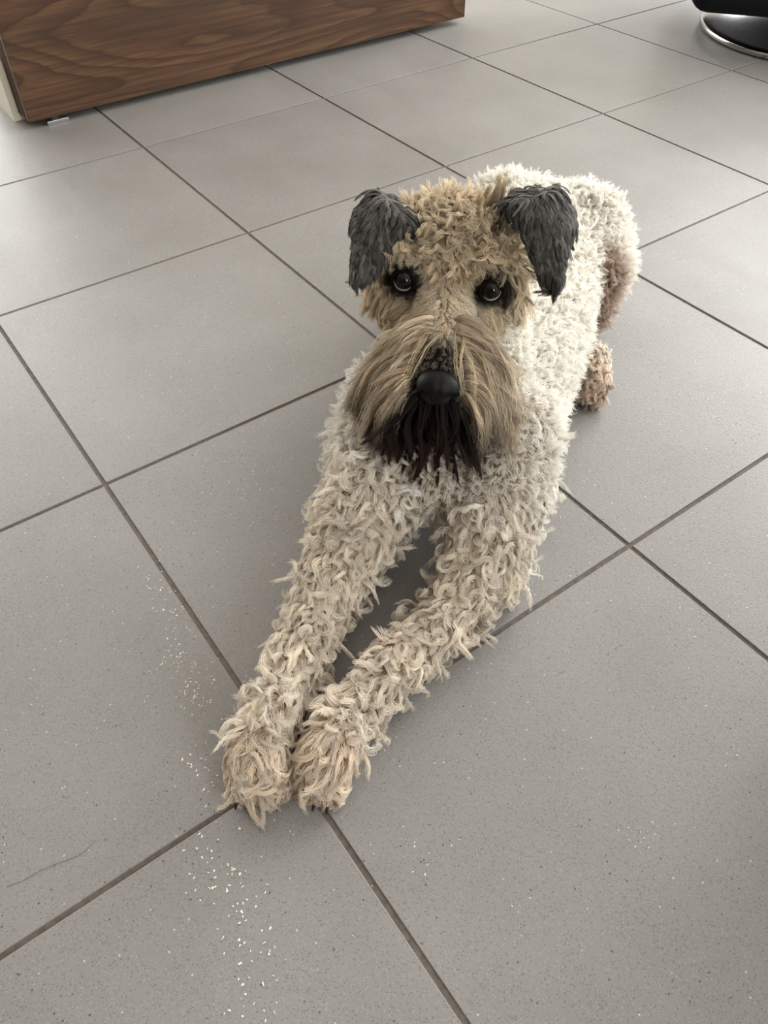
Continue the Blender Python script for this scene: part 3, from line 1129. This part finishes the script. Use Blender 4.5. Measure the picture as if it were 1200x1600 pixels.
fur_object('nose_wisps', [sp], [taper(20, 0.00020, 0.00007)], [sc_], 'pale wisps of hair crossing the black nose')

# 6 beard: wet dark hair under the mouth
w = W('chin', 'muzzle') * smoothstep(0.02, 0.04, tf) * smoothstep(-0.054, -0.070, tu) * (np.abs(tr) < 0.036)
gr, gn, gg = sample(210, w)
f, r, u = head_coords(gr)
K = 16
d0 = nrm(hR * (r * 11)[:, None] + hF * 0.40 - hU * 0.8)
gp = grow(gr, gn, d0, RNG.uniform(0.040, 0.082, len(gr)), K, 0.2, 1.0, RNG.uniform(0.5, 2.2, len(gr)), 0.4, 0.15, push=0.006)
sr, sn, sg = sample(14000, w)
sp, near = clothe(gp, gr, sr, 0.06, 0.0007, 0.10)
sc_ = strand_colour(np.tile(LC(36, 27, 23), (len(sr), 1)), near, len(gr), K, 0.25, 0.12, LC(58, 36, 30), 0.7)
fur_object('beard', [sp], [taper(K, 0.00028, 0.00010)], [sc_], 'black brown wet beard hanging in points')

# ------------------------------------------------------------------ crumbs and a loose hair on the tiles
clusters = [  # x, y, spread x, spread y, count, size
    (-0.0152, 0.2561, 0.010, 0.022, 34, 1.0), (-0.0269, 0.1687, 0.010, 0.035, 60, 1.0), (-0.0414, 0.1245, 0.008, 0.03, 40, 1.0),
    (-0.0706, 0.0327, 0.010, 0.03, 26, 1.1), (-0.1019, -0.0345, 0.012, 0.018, 26, 1.2), (-0.0941, -0.0654, 0.009, 0.016, 22, 1.2),
    (-0.1065, -0.1094, 0.010, 0.018, 18, 1.2), (-0.1257, -0.144, 0.012, 0.02, 16, 1.1), (0.2045, -0.2362, 0.008, 0.010, 14, 0.8),
    (0.7232, 0.2783, 0.03, 0.04, 50, 1.0), (0.7247, 0.1827, 0.025, 0.04, 46, 1.0), (0.7116, 0.0735, 0.02, 0.04, 34, 1.0),
    (0.4415, 0.0452, 0.03, 0.04, 16, 0.8), (0.0427, -0.1358, 0.01, 0.01, 4, 1.2), (0.1555, 0.3457, 0.012, 0.03, 20, 0.9), (0.1259, 0.2627, 0.012, 0.03, 16, 0.9),
    (0.3, 0.6, 0.4, 0.4, 60, 0.9), (0.1, -0.1, 0.25, 0.2, 60, 0.7)]
cv, cf = [], []
for x, y, sx, sy, n, size in clusters:
    for _ in range(n):
        px, py = RNG.normal(x, sx), RNG.normal(y, sy)
        a = RNG.uniform(0, 2 * PI)
        l_, w_, h_ = size * RNG.uniform(0.0004, 0.0013), size * RNG.uniform(0.0003, 0.0008), RNG.uniform(0.0003, 0.0007)
        o = len(cv)
        for (ux, uy, uz) in ((-1, -0.7, 0), (1, -1, 0), (0.8, 1, 0), (-1, 0.8, 0), (-0.6, -0.5, 1), (0.7, -0.6, 0.8), (0.5, 0.6, 1), (-0.7, 0.5, 0.7)):
            qx, qy = ux * l_, uy * w_
            cv.append((px + qx * math.cos(a) - qy * math.sin(a), py + qx * math.sin(a) + qy * math.cos(a), 0.0001 + uz * h_))
        cf += [(o + i, o + j, o + k, o + l) for i, j, k, l in ((4, 5, 6, 7), (0, 1, 5, 4), (1, 2, 6, 5), (2, 3, 7, 6), (3, 0, 4, 7))]
cm = bpy.data.meshes.new('crumbs')
cm.from_pydata(cv, [], cf)
crumbs = link('crumbs', cm, new_mat('white_crumb', lin(238, 235, 228), 0.6))
tag(crumbs, 'fine white crumbs scattered over the grey floor tiles', 'crumbs', None, 'stuff')

hp = [(-0.1737, 0.0422), (-0.186, 0.0385), (-0.195, 0.0391), (-0.211, 0.0432), (-0.2233, 0.0454), (-0.237, 0.046), (-0.2482, 0.0489)]
hbm = bmesh.new()
prev = None
NP = 48
for k in range(NP + 1):
    q = k / NP * (len(hp) - 1)
    a = min(int(q), len(hp) - 2)
    w_ = q - a
    g4 = [Vector(hp[min(max(a + d_, 0), len(hp) - 1)]) for d_ in (-1, 0, 1, 2)]
    c = 0.5 * ((2 * g4[1]) + (g4[2] - g4[0]) * w_ + (2 * g4[0] - 5 * g4[1] + 4 * g4[2] - g4[3]) * w_ ** 2 + (3 * g4[1] - g4[0] - 3 * g4[2] + g4[3]) * w_ ** 3)
    ring = [hbm.verts.new((c.x, c.y + 0.00018 * math.cos(t_), 0.0003 + 0.00018 * math.sin(t_))) for t_ in (0, 1.57, 3.14, 4.71)]
    if prev:
        for m_ in range(4):
            hbm.faces.new((prev[m_], prev[(m_ + 1) % 4], ring[(m_ + 1) % 4], ring[m_]))
    prev = ring
ho = link('loose_hair', hbm, new_mat('dark_hair', lin(96, 86, 78), 0.5))
tag(ho, 'single thin dark hair lying on a floor tile', 'hair')
